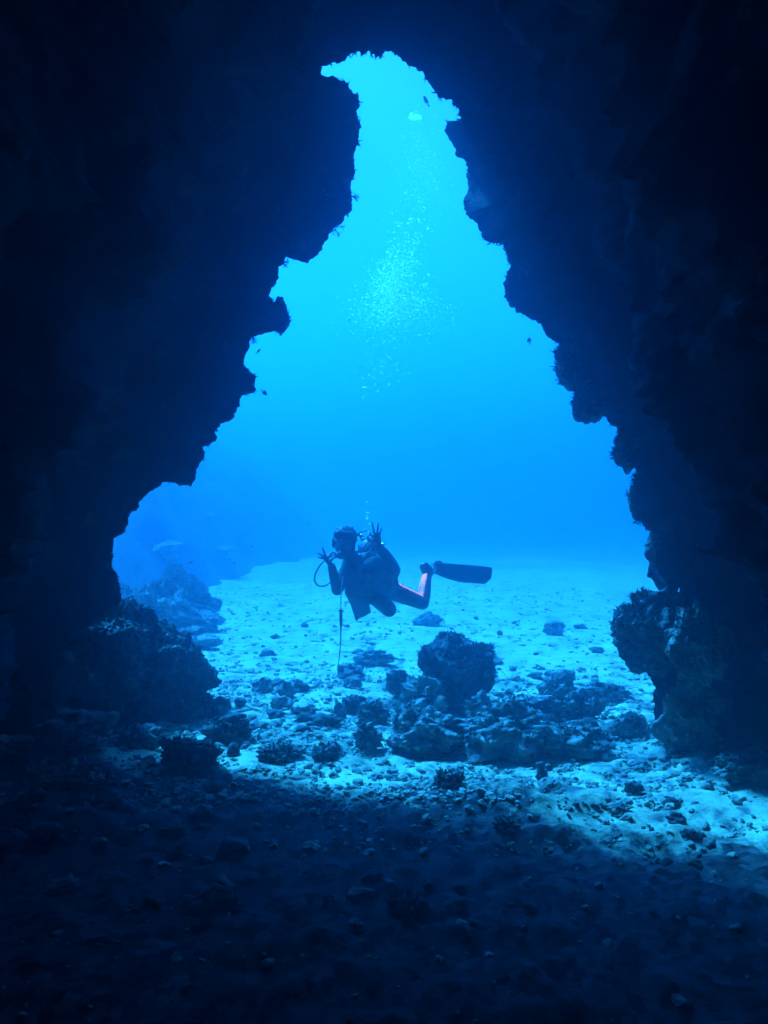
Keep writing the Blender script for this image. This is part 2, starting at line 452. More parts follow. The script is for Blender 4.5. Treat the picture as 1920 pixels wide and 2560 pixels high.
#@@OBJECTS@@
# ------------------------------------------------------------------ rocks
def rock_mesh(name, w, dp, h, seed, mat, parent=None, sub=5, rough=0.30, under=0.0, lean=(0, 0), fine=1.0, flat=0.35, mound=0.0):
    """an encrusted boulder w wide, dp deep, h high, its foot at z = 0; under > 0 undercuts it"""
    bm = bmesh.new()
    bmesh.ops.create_icosphere(bm, subdivisions=sub, radius=1.0)
    sz = (w + h) * 0.5
    for v in bm.verts:
        c = v.co.copy()
        q = c * 1.1 + Vector((seed * 1.7, seed * 3.1, seed * 0.7))
        a = 1 + rough * noise.fractal(q, 0.8, 2.0, 3) * 1.5
        a += 0.16 * rough / 0.3 * (0.9 - noise.voronoi(q * 1.8)[0][0] * 2.0) * 0.6
        q2 = c * sz * 7 + Vector((seed, 5, seed * 2))
        a += fine * (0.040 * noise.fractal(q2, 0.8, 2.1, 4) + 0.040 * (0.5 - noise.voronoi(q2 * 0.9)[0][0]) - 0.05 * noise.turbulence(q2 * 1.6, 4, True) + 0.022 * noise.fractal(c * sz * 38, .7, 2.1, 3)) * min(1, 0.5 / sz + .5)
        c = c * a
        z = c.z * 0.5 + 0.5 - flat * 0.2
        k = 1 - under * max(0, 1 - z) ** 1.5
        k *= 1 + mound * (0.45 - z)
        v.co = Vector((c.x * w / 2 * k + lean[0] * z, c.y * dp / 2 * k + lean[1] * z, max(-0.25, z) * h))
    me = bpy.data.meshes.new(name)
    bm.to_mesh(me)
    bm.free()
    me.polygons.foreach_set('use_smooth', [sub < 5] * len(me.polygons))
    me.materials.append(mat)
    o = bpy.data.objects.new(name, me)
    C.objects.link(o)
    if parent: o.parent = parent
    return o

def weed_on(o, rnd, n, length=(0.015, 0.05), width=0.005, minz=-0.2, per=3):
    vs = [(v.co.copy(), v.normal.copy()) for v in o.data.vertices if v.normal.z > minz and noise.noise(v.co * 6 + Vector((3, 3, 3))) > -0.05]
    sp = [rnd.choice(vs) for _ in range(n)]
    w = spikes(sp, M['algae'], 'weed', o, rnd, length, width, 0.5, per)
    w['kind'] = 'stuff'
    return w

def boulder(px, pyb, wpx, hpx, label, mat='rock', name='boulder', cat='boulder', group=None, dr=0.8, seed=None, weed=0, rz=0.0, sub=5, Y=None, sink=0.06, **kw):
    Yb = Y if Y else YG(pyb)
    w = wpx / FPX * Yb
    h = hpx / FPX * Yb
    X = (px - 960) / FPX * Yb
    dp = w * dr
    h *= 1.22
    Yc = Yb + dp * 0.35
    if name != 'wall_knob' and wpx > 60: sub = 6
    if not weed and wpx > 55: weed = int(wpx * 0.8)
    seed = seed if seed is not None else px * 0.013 + pyb * 0.007
    o = rock_mesh(name, w * Yc / Yb * 1.0, dp, h * 1.12, seed, M[mat], None, sub, **kw)
    zb = ground(X, Yc) if Y is None or Y > 0 else 0
    o.location = (X * Yc / Yb, Yc, zb - h * sink)
    o.rotation_euler.z = rz
    tag(o, label, cat, group)
    if weed:
        weed_on(o, random.Random(int(px)), weed)
    return o

# the large ones, from the far end to the near end
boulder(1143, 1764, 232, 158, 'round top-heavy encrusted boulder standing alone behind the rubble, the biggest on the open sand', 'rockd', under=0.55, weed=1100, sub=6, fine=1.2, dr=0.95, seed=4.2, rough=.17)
boulder(1063, 1874, 190, 90, 'broad dark boulder in front of the round top-heavy boulder, nearest of the pile', 'rock', sub=6, seed=8.1, dr=0.75, mound=.4, fine=1.2)
boulder(1270, 1880, 250, 96, 'long low encrusted boulder with a pale knobbly top, right of the broad dark boulder', 'rock', sub=6, seed=2.3, dr=0.6, mound=.5, fine=1.4, rough=0.4)
boulder(1420, 1872, 190, 56, 'low ridge of rock ending the pile on its right', 'rock', sub=5, seed=5.5, dr=0.6, rough=0.4, fine=1.3)
boulder(1197, 1786, 76, 56, 'domed pale boulder just right below the round top-heavy boulder', 'rockp', sub=5, seed=6.6)
boulder(1328, 1800, 62, 44, 'small domed pale rock behind the long low boulder', 'rockp', name='rock', cat='rock', sub=4, seed=7.3)
boulder(1330, 1790, 160, 50, 'wide rock behind the small domed pale rock', 'rock', name='rock', cat='rock', sub=5, seed=9.4, dr=0.5)
boulder(1068, 1775, 112, 72, 'craggy rock with a pale ridge leaning on the foot of the round boulder', 'rockp', name='rock', cat='rock', sub=5, seed=3.9, rough=0.5, fine=1.6)
boulder(1003, 1733, 60, 58, 'dark upright rock left of the round top-heavy boulder', 'rock', name='rock', cat='rock', sub=5, seed=1.4)
boulder(1450, 1780, 108, 52, 'wedge-shaped rock at the right end of the far row of rubble', 'rock', name='rock', cat='rock', sub=5, seed=10.2, dr=0.6, rough=.4)
boulder(1400, 1726, 90, 50, 'craggy rock right of the round boulder, in the middle of the bright sand', 'rock', name='rock', cat='rock', sub=5, seed=11.7, dr=0.7, rough=.4)
boulder(1500, 1730, 110, 34, 'flat rock close to the right wall in the bright sand', 'rock', name='rock', cat='rock', sub=4, seed=12.4, dr=0.6)
boulder(1386, 1585, 50, 30, 'faint angular rock far out on the open sand to the right', 'rock', name='rock', cat='rock', sub=4, seed=13.1)
boulder(1070, 1562, 62, 30, 'faint flat slab lying on the sand behind the diver', 'rock', name='rock', cat='rock', sub=4, seed=14.2, flat=0.8)
boulder(934, 1800, 78, 48, 'flat-topped rock with a dark front face, left of the broad dark boulder', 'rock', name='rock', cat='rock', sub=5, seed=15.3, dr=0.7)
boulder(892, 1764, 70, 36, 'dark lozenge-shaped rock below the hanging line', 'rockd', name='rock', cat='rock', sub=5, seed=16.5)
boulder(878, 1684, 66, 28, 'low rock under the tip of the hanging line', 'rock', name='rock', cat='rock', sub=4, seed=17.7)
boulder(884, 1707, 46, 24, 'small rock in front of the low rock under the hanging line', 'rock', name='rock', cat='rock', sub=4, seed=18.8)
boulder(935, 1652, 96, 30, 'pale low hump of sandy rock behind the hanging line', 'rockp', name='rock', cat='rock', sub=4, seed=19.9, dr=.6)
boulder(657, 1724, 52, 28, 'leftmost of the loose dark rocks in the middle of the sand', 'rock', name='rock', cat='rock', sub=4, seed=20.3)
boulder(714, 1738, 42, 30, 'small rounded rock among the loose dark rocks in the sand', 'rock', name='rock', cat='rock', sub=4, seed=21.3)
boulder(704, 1763, 54, 24, 'slab-sided rock with a lit top among the loose dark rocks in the sand', 'rockp', name='rock', cat='rock', sub=4, seed=22.6)
boulder(690, 1794, 46, 18, 'thin flat slab in front of the loose dark rocks in the sand', 'rockd', name='rock', cat='rock', sub=4, seed=23.7)
boulder(552, 1782, 54, 30, 'lone dark rock on the sand right of the big reef boulder', 'rock', name='rock', cat='rock', sub=4, seed=24.4)
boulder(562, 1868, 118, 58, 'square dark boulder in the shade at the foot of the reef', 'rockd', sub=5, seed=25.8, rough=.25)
boulder(583, 1900, 36, 26, 'small round dark stone in front of the square dark boulder', 'rockd', name='rock', cat='rock', sub=4, seed=26.1, rough=.15)
boulder(643, 1820, 48, 18, 'small jagged rock just beyond the edge of the shade', 'rock', name='rock', cat='rock', sub=4, seed=27.9)
boulder(852, 1784, 28, 34, 'small upright rock between the slab-sided rock and the flat-topped rock', 'rock', name='rock', cat='rock', sub=4, seed=28.3)
boulder(918, 1865, 62, 48, 'rock with a notched top, left of the broad dark boulder and nearer', 'rock', name='rock', cat='rock', sub=5, seed=29.2, rough=.45)
boulder(1354, 1942, 30, 32, 'small pointed dark rock on the crest of the shaded gravel', 'rockd', name='rock', cat='rock', sub=4, seed=30.4, rough=.45)
boulder(1578, 1834, 84, 46, 'dark rock on the bright sand against the right wall', 'rock', name='rock', cat='rock', sub=5, seed=31.3, dr=.6)
boulder(1583, 1995, 44, 26, 'dark lump on the gravel slope at the edge of the shade', 'rockd', name='rock', cat='rock', sub=4, seed=32.8)
boulder(1690, 2058, 52, 24, 'elongated dark stone lying on the bright gravel, lower right', 'rockd', name='rock', cat='rock', sub=4, seed=33.2, rz=-0.5, dr=.5)
boulder(1722, 2082, 46, 20, 'second elongated dark stone touching the end of the first, lower right', 'rockd', name='rock', cat='rock', sub=4, seed=34.8, rz=-0.6, dr=.5)
boulder(820, 1895, 80, 26, 'low dark rock in the middle of the shaded gravel', 'rockd', name='rock', cat='rock', sub=4, seed=35.1)
boulder(700, 1905, 110, 28, 'wide dark hump of rock in the shade left of the low dark rock', 'rockd', name='rock', cat='rock', sub=5, seed=36.1)
boulder(1130, 1985, 74, 26, 'low dark rock on the shaded gravel in front of the pile', 'rockd', name='rock', cat='rock', sub=4, seed=37.4)
boulder(1270, 2070, 60, 26, 'dark rock alone on the shaded gravel, right of the middle', 'rockd', name='rock', cat='rock', sub=4, seed=38.4)
boulder(1020, 2235, 96, 34, 'dark rock low in the foreground shade, nearest the lens', 'rockd', name='rock', cat='rock', sub=4, seed=39.4)

# the reef at the left foot of the mouth: one big dark mass, a knob on its shoulder and a lower shelf
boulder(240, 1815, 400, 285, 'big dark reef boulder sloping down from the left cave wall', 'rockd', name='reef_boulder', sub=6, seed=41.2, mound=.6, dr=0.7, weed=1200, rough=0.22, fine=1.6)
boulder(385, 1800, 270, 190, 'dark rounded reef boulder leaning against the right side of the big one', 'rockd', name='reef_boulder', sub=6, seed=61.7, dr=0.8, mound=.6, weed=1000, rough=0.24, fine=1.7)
boulder(440, 1740, 130, 125, 'knobbly weedy outcrop on the far shoulder of the reef boulders', 'rock', name='reef_boulder', sub=6, seed=42.5, dr=0.8, Y=6.5, weed=500, rough=0.25, fine=1.8, sink=0.0)
boulder(488, 1790, 96, 66, 'low knobbly rock ending the reef boulders on the right', 'rock', name='reef_boulder', sub=5, seed=62.5, dr=0.8, mound=.5, weed=200, rough=0.25, fine=1.8)
boulder(150, 1840, 240, 150, 'dim low boulder at the far left below the cave wall', 'rockd', name='reef_boulder', sub=5, seed=43.2, dr=0.6, rough=.35)
boulder(345, 1905, 110, 60, 'pale flat-topped slab in the shade in front of the big reef boulder', 'rockp', name='rock', cat='rock', sub=5, seed=44.4, dr=.8, flat=.9)
boulder(180, 1945, 210, 80, 'pale rounded slab at the left edge of the shaded floor', 'rockp', name='rock', cat='rock', sub=5, seed=45.1, dr=.7, flat=.8)
boulder(190, 2012, 170, 34, 'long thin pale slab at the left, nearest of the slabs', 'rockp', name='rock', cat='rock', sub=4, seed=46.1, dr=.5, flat=.8)
boulder(470, 1945, 150, 60, 'dark lump between the pale slabs and the square dark boulder', 'rockd', name='rock', cat='rock', sub=5, seed=47.6, dr=.7)
# the fainter outcrop behind it
boulder(415, 1565, 230, 118, 'hazy blue outcrop with pale encrusted crests behind the big reef boulder', 'rock', name='reef_outcrop', cat='outcrop', sub=6, seed=48.3, dr=0.8, mound=.8, rough=0.42, fine=1.7, weed=500)
boulder(320, 1560, 190, 95, 'hazy outcrop half hidden behind the left cave wall', 'rock', name='reef_outcrop', cat='outcrop', sub=5, seed=49.3, dr=0.8, mound=.7, rough=0.4, fine=1.7)
boulder(480, 1608, 110, 40, 'low pale-crested hump at the foot of the hazy outcrop', 'rockp', name='reef_outcrop', cat='outcrop', sub=5, seed=50.3, dr=0.8, rough=0.4, fine=1.7)
# the right foot of the mouth
boulder(1690, 1475, 140, 134, 'rounded dark knob bulging from the right wall above the gap', 'rockd', name='wall_knob', cat='rock', Y=5.15, sub=6, seed=51.2, dr=0.9, rough=0.22, fine=1.4).location.z = CZ - (1462 - 1280) / FPX * 5.4
o = boulder(1640, 1570, 130, 84, 'weedy crest of the ledge on the right wall, just under the gap', 'rockd', name='ledge_rock', cat='rock', Y=5.15, sub=6, seed=52.2, dr=0.9, rough=0.25, fine=1.5, weed=500)
o.location.z = CZ - (1572 - 1280) / FPX * 5.4
o = boulder(1625, 1690, 178, 130, 'jutting weedy ledge low on the right wall with a hanging point', 'rockd', name='ledge_rock', cat='rock', Y=5.05, sub=6, seed=53.2, dr=0.9, rough=0.28, fine=1.6, weed=600, under=.35)
o.location.z = CZ - (1668 - 1280) / FPX * 5.3
o = boulder(1745, 1700, 150, 150, 'pale-flecked face of rock right of the jutting ledge', 'rock', name='ledge_rock', cat='rock', Y=4.75, sub=6, seed=54.2, dr=0.7, rough=0.3, fine=1.6)
o.location.z = CZ - (1690 - 1280) / FPX * 5.0
for kx, ky, kw, kh, kd, kl in [(1425, 918, 74, 100, 5.35, 'encrusted pale-specked knob on the right rim half way up'), (1472, 1014, 84, 78, 5.3, 'smaller encrusted knob on the right rim, just below the pale-specked one'),
        (1572, 1130, 74, 90, 5.25, 'narrow knobbly spur low on the right rim'), (1622, 1248, 108, 120, 5.2, 'rounded weedy bulge on the right rim above the knob and gap'),
        (700, 800, 44, 70, 5.75, 'small pale-edged bulge hooking out of the left rim')]:
    o = boulder(kx, ky, kw, kh, kl, 'rock', name='wall_knob', cat='rock', Y=kd, sub=5, seed=kx * .11, dr=0.8, rough=0.2, fine=1.6, weed=160)
    o.location.z = CZ - (ky + kh * .5 - 1280) / FPX * (kd + .1)
boulder(1745, 1925, 190, 150, 'dim blue rock standing at the foot of the right wall', 'rock', name='foot_rock', cat='rock', sub=5, seed=55.5, dr=.5, Y=5.1, rough=.35, fine=1.4)
boulder(1860, 1995, 150, 60, 'low rubble heap where the right wall meets the bright gravel', 'rock', name='foot_rock', cat='rock', sub=5, seed=56.5, dr=.6, rough=.4, fine=1.6)

# ------------------------------------------------------------------ the far reef slope on the left
V, F = [], []
nu, nv = 150, 110
for j in range(nv):
    for i in range(nu):
        u, v = i / (nu - 1), j / (nv - 1)
        x = -26 + 24.5 * u
        y = 12.5 + 28 * v + 1.2 * fbm(u * 4, v * 4, 1, 2)
        foot = -4.3 + 0.07 * (y - 12.5) - 0.8 * fbm(y * .3, 3, 0, 2)
        t_ = max(0.0, (foot - x))
        z = -0.35 + 6.5 * (1 - math.exp(-(t_ / 3.6) ** 1.4)) * min(1, max(0.0, (y - 12.0) / 8.0)) ** 1.2 + ground(x, y)
        z += min(1, t_) * (0.5 * fbm(x * .5, y * .5, 0, 4, 11) + 0.16 * noise.ridged_multi_fractal(Vector((x * 1.1, y * 1.1, 3)), .9, 2.1, 4, 1, 2))
        V.append((x, y, z))
for j in range(nv - 1):
    for i in range(nu - 1):
        a = j * nu + i
        F.append((a, a + 1, a + nu + 1, a + nu))
tag(mesh_obj('reef_slope', V, F, M['rockd']), kind='structure')
for i, (cx_, cy_, Y_, w_, h_, lb) in enumerate([
        (415, 1385, 13.5, 76, 44, 'pale rounded coral head showing faintly on the far left slope'),
        (560, 1372, 16.0, 62, 16, 'thin pale streak of coral, the lower of the two right of the coral head'),
        (530, 1290, 17.0, 22, 16, 'small faint pale coral high on the far slope')]):
    p = P(cx_, cy_, Y_)
    o = rock_mesh('brain_coral', w_ / FPX * Y_, 0.5, h_ / FPX * Y_, 60 + i, M['rock'], None, 4)
    o.location = p
    zz = max((v[2] for v in V if abs(v[0] - p.x) < 0.25 and abs(v[1] - p.y) < 0.3), default=0)
    # seat it on the slope: slide it along its own line of sight until it touches
    best = None
    for s_ in range(60):
        q = P(cx_, cy_, 14 + s_ * 0.25)
        near = [v[2] for v in V if abs(v[0] - q.x) < 0.2 and abs(v[1] - q.y) < 0.25]
        if near and max(near) >= q.z:
            best = q
            break
    if best is None:
        bpy.data.objects.remove(o)
        continue
    o.location = best - Vector((0, 0, 0.08))
    o.scale = (best.y / Y_,) * 3
    tag(o, lb, 'coral')

# ------------------------------------------------------------------ loose stones
rnd = random.Random(11)
protos = []
for k in range(7):
    bm = bmesh.new()
    bmesh.ops.create_icosphere(bm, subdivisions=2, radius=1.0)
    vs = []
    for v in bm.verts:
        c = v.co * (1 + 0.55 * noise.noise(v.co * 1.3 + Vector((k * 5, 1, k))) + 0.2 * noise.noise(v.co * 3.3 + Vector((k * 5, 1, k))))
        vs.append(np.array([c.x, c.y * rnd.uniform(.6, 1), c.z * 0.55]))
    protos.append((np.array([v for v in vs]), [tuple(v.index for v in f.verts) for f in bm.faces]))
    bm.free()
def scatter(name, n, place, size, mat, label, cat):
    VV, FF, off = [], [], 0
    for _ in range(n):
        x, y = place()
        s = size(x, y)
        vs, fs = protos[rnd.randrange(7)]
        a = rnd.uniform(0, 6.28)
        ca, sa = math.cos(a), math.sin(a)
        tl = rnd.uniform(-.5, .5)
        r = np.array([[ca, -sa, 0], [sa, ca, 0], [0, 0, 1]]) @ np.array([[math.cos(tl), 0, math.sin(tl)], [0, 1, 0], [-math.sin(tl), 0, math.cos(tl)]])
        VV.append(vs @ r.T * s + np.array([x, y, ground(x, y) + s * 0.15]))
        FF += [tuple(q + off for q in f) for f in fs]
        off += len(vs)
    VV = np.concatenate(VV)
    o = mesh_obj(name, VV, FF, mat, smooth=False)
    tag(o, label, cat, kind='stuff')
    return o
def place_near():
    while True:
        y = rnd.uniform(2.3, 8.5)
        x = rnd.uniform(-0.55, 0.55) * y
        if y < 4.3 and rnd.random() < 0.80 + 0.17 * (y < 3.9): continue
        if rnd.random() < 0.25 + 0.75 * rubble_mask(x, y) and rnd.random() < 0.35 + 0.9 * max(0, fbm(x * 1.5, y * 1.5, 8, 3) + .2):
            return x, y
def size_near(x, y):
    return 0.005 + 0.010 * rnd.random() ** 2 + 0.030 * rnd.random() ** 9
scatter('rubble', 20000, place_near, size_near, M['stone'], 'small broken stones and coral bits strewn over the sea bed', 'rubble')
def place_far():
    while True:
        y = 6 + 12 * rnd.random() ** 1.3
        x = rnd.uniform(-0.4, 0.5) * y
        if rnd.random() < 0.3 + 0.9 * max(0, fbm(x * 1.1, y * 1.1, 2, 3) + .15):
            return x, y
scatter('far_rubble', 6000, place_far, lambda x, y: 0.008 + 0.03 * rnd.random() ** 4, M['fstone'], 'sparse small stones on the open sand outside', 'rubble')
# larger loose rocks, each a thing of its own: in the photograph nothing tells one from the next
rmesh = [rock_mesh('loose_stone', 1, 0.8, 0.6, 70 + k, M['rock' if k % 2 else 'rockd'], None, 3, rough=.4) for k in range(8)]
used = 0
ZONES = [('half-buried stone on the bright sand between the hanging line and the loose dark rocks', 'stones on the bright sand left of the line', 600, 850, 1690, 1840, 26),
         ('stone among the rubble around the round boulder and the pile before it', 'stones among the rubble pile', 930, 1560, 1640, 1900, 60),
         ('stone on the shaded gravel in front of the mouth', 'stones on the shaded gravel', 480, 1500, 1930, 2300, 40),
         ('stone on the bright gravel slope by the right wall', 'stones on the bright gravel slope', 1480, 1880, 1900, 2150, 34),
         ('dim stone on the dark floor at the lower left', 'stones on the dark floor lower left', 20, 600, 1930, 2250, 30),
         ('small stone far out on the open sand', 'stones far out on the sand', 650, 1500, 1530, 1640, 26)]
for lb, gp, x0, x1, y0, y1, n in ZONES:
    for _ in range(n):
        pyy = rnd.uniform(y0, y1)
        pxx = rnd.uniform(x0, x1)
        Y_ = YG(pyy)
        X_ = (pxx - 960) / FPX * Y_
        k = rnd.randrange(8)
        if used < 8:
            o = rmesh[used]
        else:
            o = rmesh[k].copy()
            C.objects.link(o)
        used += 1
        s = (0.05 + 0.12 * rnd.random() ** 2.2) * (0.55 if gp.startswith('stones on the shaded') or gp.startswith('stones on the bright gravel') else 1)
        o.scale = (s * rnd.uniform(.8, 1.4), s, s * rnd.uniform(.7, 1.2))
        o.rotation_euler.z = rnd.uniform(0, 6.28)
        o.location = (X_, Y_, ground(X_, Y_) - s * 0.08)
        tag(o, lb, 'stone', gp)

# ------------------------------------------------------------------ coral twigs on the rim
def twig(px_, py_, Y_, ang, label, n=16, size=0.07, seed=1):
    rn = random.Random(seed)
    base = P(px_, py_, Y_)
    V, F = [], []
    def branch(p, d, l, w, lev):
        q = p + d * l
        side = Vector((d.z, 0.3, -d.x)).normalized()
        o2 = d.cross(side)
        k = len(V)
        for pt, ww in ((p, w), (q, w * .6)):
            for s_ in range(4):
                a = s_ * math.pi / 2
                V.append(pt + (side * math.cos(a) + o2 * math.sin(a)) * ww)
        for s_ in range(4):
            F.append((k + s_, k + (s_ + 1) % 4, k + 4 + (s_ + 1) % 4, k + 4 + s_))
        F.append((k + 4, k + 5, k + 6, k + 7))
        if lev > 0:
            for _ in range(rn.choice((2, 3))):
                dd = (d + Vector((rn.gauss(0, .5), rn.gauss(0, .25), rn.gauss(0, .5)))).normalized()
                branch(q, dd, l * rn.uniform(.6, .9), w * .65, lev - 1)
    d0 = Vector((math.cos(ang), 0, math.sin(ang)))
    for _ in range(3):
        branch(base - d0 * 0.03, (d0 + Vector((rn.gauss(0, .4), rn.gauss(0, .2), rn.gauss(0, .4)))).normalized(), size * .4, 0.005, 3)
    o = mesh_obj('coral_twig', V, F, M['algae'], smooth=False)
    localise(o, base)
    tag(o, label, 'coral', 'branching coral twigs on the rim')
twig(880, 492, 5.85, -0.2, 'small branching coral twig on the edge of the left pillar, highest of the twigs', seed=2)
twig(840, 572, 5.85, -0.7, 'feathery coral twig on the left rim where the pillar turns inwards', size=.08, seed=3)
twig(712, 660, 5.6, -0.6, 'tiny coral twig on the left rim under the notch', size=.05, seed=4)
twig(636, 845, 5.7, -0.8, 'tuft of coral under the left rim below the hooked bulge', size=.06, seed=5)
twig(1596, 1302, 5.2, -1.7, 'coral tuft hanging under the bulge on the right rim', size=.05, seed=6)
twig(1400, 955, 5.3, -2.2, 'coral tuft under the encrusted bulge of the right rim', size=.05, seed=7)

# ------------------------------------------------------------------ fish
def fish(px_, py_, Y_, ln, ang, label, mat='fishd', deep=0.32, yaw=0.0, name='fish'):
    """ln metres long, nose towards +x of its own axes"""
    root = empty(name, P(px_, py_, Y_))
    tag(root, label, 'fish', 'fish around the cave mouth')
    root.rotation_euler = (0, -ang, yaw)
    n, mseg = 14, 10
    prof = [(0, .02), (.06, .35), (.16, .7), (.3, .95), (.42, 1), (.55, .9), (.68, .66), (.8, .36), (.9, .18), (1.0, .14)]
    V, F = [], []
    for t_, r_ in prof:
        for k in range(mseg):
            a = 2 * math.pi * k / mseg
            V.append(((0.42 - t_ * 0.8) * ln, math.cos(a) * r_ * ln * deep * .22, math.sin(a) * r_ * ln * deep * .5))
    for i in range(len(prof) - 1):
        for k in range(mseg):
            F.append((i * mseg + k, i * mseg + (k + 1) % mseg, (i + 1) * mseg + (k + 1) % mseg, (i + 1) * mseg + k))
    F.append(tuple(range(mseg)))
    mesh_obj('body', V, F, M[mat], root)
    def fin(nm, outline, th=0.006):
        k = len(outline)
        V = [(x * ln, th * ln * .5, z * ln) for x, z in outline] + [(x * ln, -th * ln * .5, z * ln) for x, z in outline]
        F = [tuple(range(k)), tuple(reversed(range(k, 2 * k)))] + [(i, i + k, (i + 1) % k + k, (i + 1) % k) for i in range(k)]
        mesh_obj(nm, V, F, M[mat], root, smooth=False)
    d = deep * .5
    fin('tail_fin', [(-.36, .03), (-.58, d * .85), (-.52, 0), (-.58, -d * .85), (-.36, -.03)])
    fin('dorsal_fin', [(.15, d * .9), (.02, d * 1.35), (-.2, d * 1.15), (-.28, d * .45), (-.1, d * .75)])
    fin('anal_fin', [(-.02, -d * .9), (-.12, -d * 1.3), (-.26, -d * .9), (-.26, -d * .45)])
    return root
fish(1065, 251, 6.4, 0.10, 2.05, 'slender dark fish near the top of the opening, above the dome of air', deep=.26)
fish(822, 488, 5.2, 0.085, -0.9, 'pale fish against the dark left pillar', 'fishp', deep=.26)
fish(647, 877, 6.0, 0.055, 0.85, 'small slim fish close under the left rim', deep=.25)
fish(661, 982, 6.0, 0.062, -0.75, 'stubby dark fish just right of the left rim, half way up', deep=.45)
fish(1323, 851, 6.2, 0.056, 1.75, 'dark fish near the right rim, alone in the open water', deep=.5)
fish(1541, 1564, 5.6, 0.055, 0.0, 'small oval dark fish beside the ledge on the right wall', deep=.5)
fish(478, 1406, 9.0, 0.06, 0.0, 'tiny dark fish over the far outcrop, leftmost of the row', deep=.25)
fish(574, 1399, 9.0, 0.035, 0.9, 'tiny fish in the middle of the row over the outcrop, upper one of a pair', deep=.4)
fish(587, 1407, 9.0, 0.04, -0.1, 'tiny fish in the middle of the row over the outcrop, lower one of a pair', deep=.3)
fish(629, 1366, 9.0, 0.035, 0.0, 'tiny fish highest of those left of the diver', deep=.4)
fish(409, 1438, 9.5, 0.04, 0.0, 'tiny fish low over the crest of the hazy outcrop', deep=.3)
fish(874, 800, 7.5, 0.022, 1.2, 'tiny dark fish in open water left of the bubbles', deep=.5)
fish(772, 1309, 7.5, 0.02, 0.3, 'speck of a fish left of the head of the diver', deep=.4)
fish(474, 1206, 5.8, 0.05, 1.5, 'dark fish hanging under the lowest point of the left rim', deep=.7)
# ------------------------------------------------------------------ the diver
DY = 7.5
person = empty('person', P(900, 1440, DY))
tag(person, 'scuba diver in dark wetsuit with pink leg panels hovering above sand, hands making OK signs', 'person')
PINV = Matrix.Translation(-person.location)
def D(px_, py_, d=0.0):
    return P(px_, py_, DY + d)
PX = DY / FPX

BALLS = {}
for lv in (2, 3, 4):
    bm = bmesh.new()
    bmesh.ops.create_icosphere(bm, subdivisions=lv, radius=1.0)
    BALLS[lv] = (np.array([tuple(v.co) for v in bm.verts]), np.array([[v.index for v in f.verts] for f in bm.faces]))
    bm.free()

def capsules(name, caps, mat, parent, voxel=0.006, smooth_it=3, extra=None, mats=None):
    """one continuous skin over tapering capsules"""
    VV, FF, off = [], [], 0
    def ball(lv, fn):
        nonlocal off
        v_, f_ = BALLS[lv]
        VV.append(fn(v_))
        FF.append(f_ + off)
        off += len(v_)
    for a, ra, b_, rb in caps:
        a, b_ = Vector(a), Vector(b_)
        L_ = (b_ - a).length
        n = max(1, int(L_ / (min(ra, rb) * 0.35)) + 1)
        n = min(n, 26)
        for i in range(n + 1):
            t_ = i / n
            r_, c_ = ra * (1 - t_) + rb * t_, np.array(a.lerp(b_, t_))
            ball(2 if max(ra, rb) < .03 else 3, lambda v: v * r_ + c_)
    for mtx in (extra or []):
        A = np.array(mtx)
        ball(4, lambda v: v @ A[:3, :3].T + A[:3, 3])
    me = bpy.data.meshes.new(name)
    me.from_pydata(np.concatenate(VV).tolist(), [], np.concatenate(FF).tolist())
    o = bpy.data.objects.new(name, me)
    C.objects.link(o)
    md = o.modifiers.new('r', 'REMESH')
    md.mode = 'VOXEL'
    md.voxel_size = voxel
    ms = o.modifiers.new('s', 'SMOOTH')
    ms.iterations = smooth_it
    ms.factor = 0.5
    dg = bpy.context.evaluated_depsgraph_get()
    me2 = bpy.data.meshes.new_from_object(o.evaluated_get(dg))
    o.modifiers.clear()
    o.data = me2
    me2.name = name
    me2.transform(PINV)
    me2.polygons.foreach_set('use_smooth', [True] * len(me2.polygons))
    me2.materials.clear()
    me2.materials.append(mat)
    o.parent = parent
    o.matrix_parent_inverse = Matrix.Identity(4)
    return o

def chain(ptsr):
    return [(ptsr[i][0], ptsr[i][1], ptsr[i + 1][0], ptsr[i + 1][1]) for i in range(len(ptsr) - 1)]

def hand(wrist, palm, sidev, fwd, tips, bases, loop_c):
    """palm, three spread fingers of unequal length, thumb and index closed into a ring"""
    c = []
    s = sidev
    c += [(wrist, .024, palm - s * .018, .020), (wrist, .024, palm + s * .018, .020), (palm - s * .02, .018, palm + s * .02, .018)]
    for b_, (t_, bend) in zip(bases, tips):
        c += [(palm, .017, b_, .0115)]
        mid = b_.lerp(t_, .5) + fwd * bend
        c += [(b_, .0115, mid, .0095), (mid, .0095, t_, .0072)]
    # index and thumb make the ring
    r_ = .024
    ax1 = (loop_c - palm).normalized()
    ax2 = ax1.cross(fwd).normalized()
    ring = [loop_c + ax1 * r_ * math.cos(a) + ax2 * r_ * math.sin(a) for a in np.linspace(math.pi * .72, -math.pi * .0, 6)]
    c += [(palm + ax2 * .018, .014, ring[0], .0105)] + [(ring[i], .0100, ring[i + 1], .0088) for i in range(5)]
    ring = [loop_c + ax1 * r_ * math.cos(a) + ax2 * r_ * math.sin(a) for a in np.linspace(-math.pi * .72, -math.pi * .04, 5)]
    c += [(palm - ax2 * .015, .016, ring[0], .0115)] + [(ring[i], .0110, ring[i + 1], .0092) for i in range(4)]
    return c

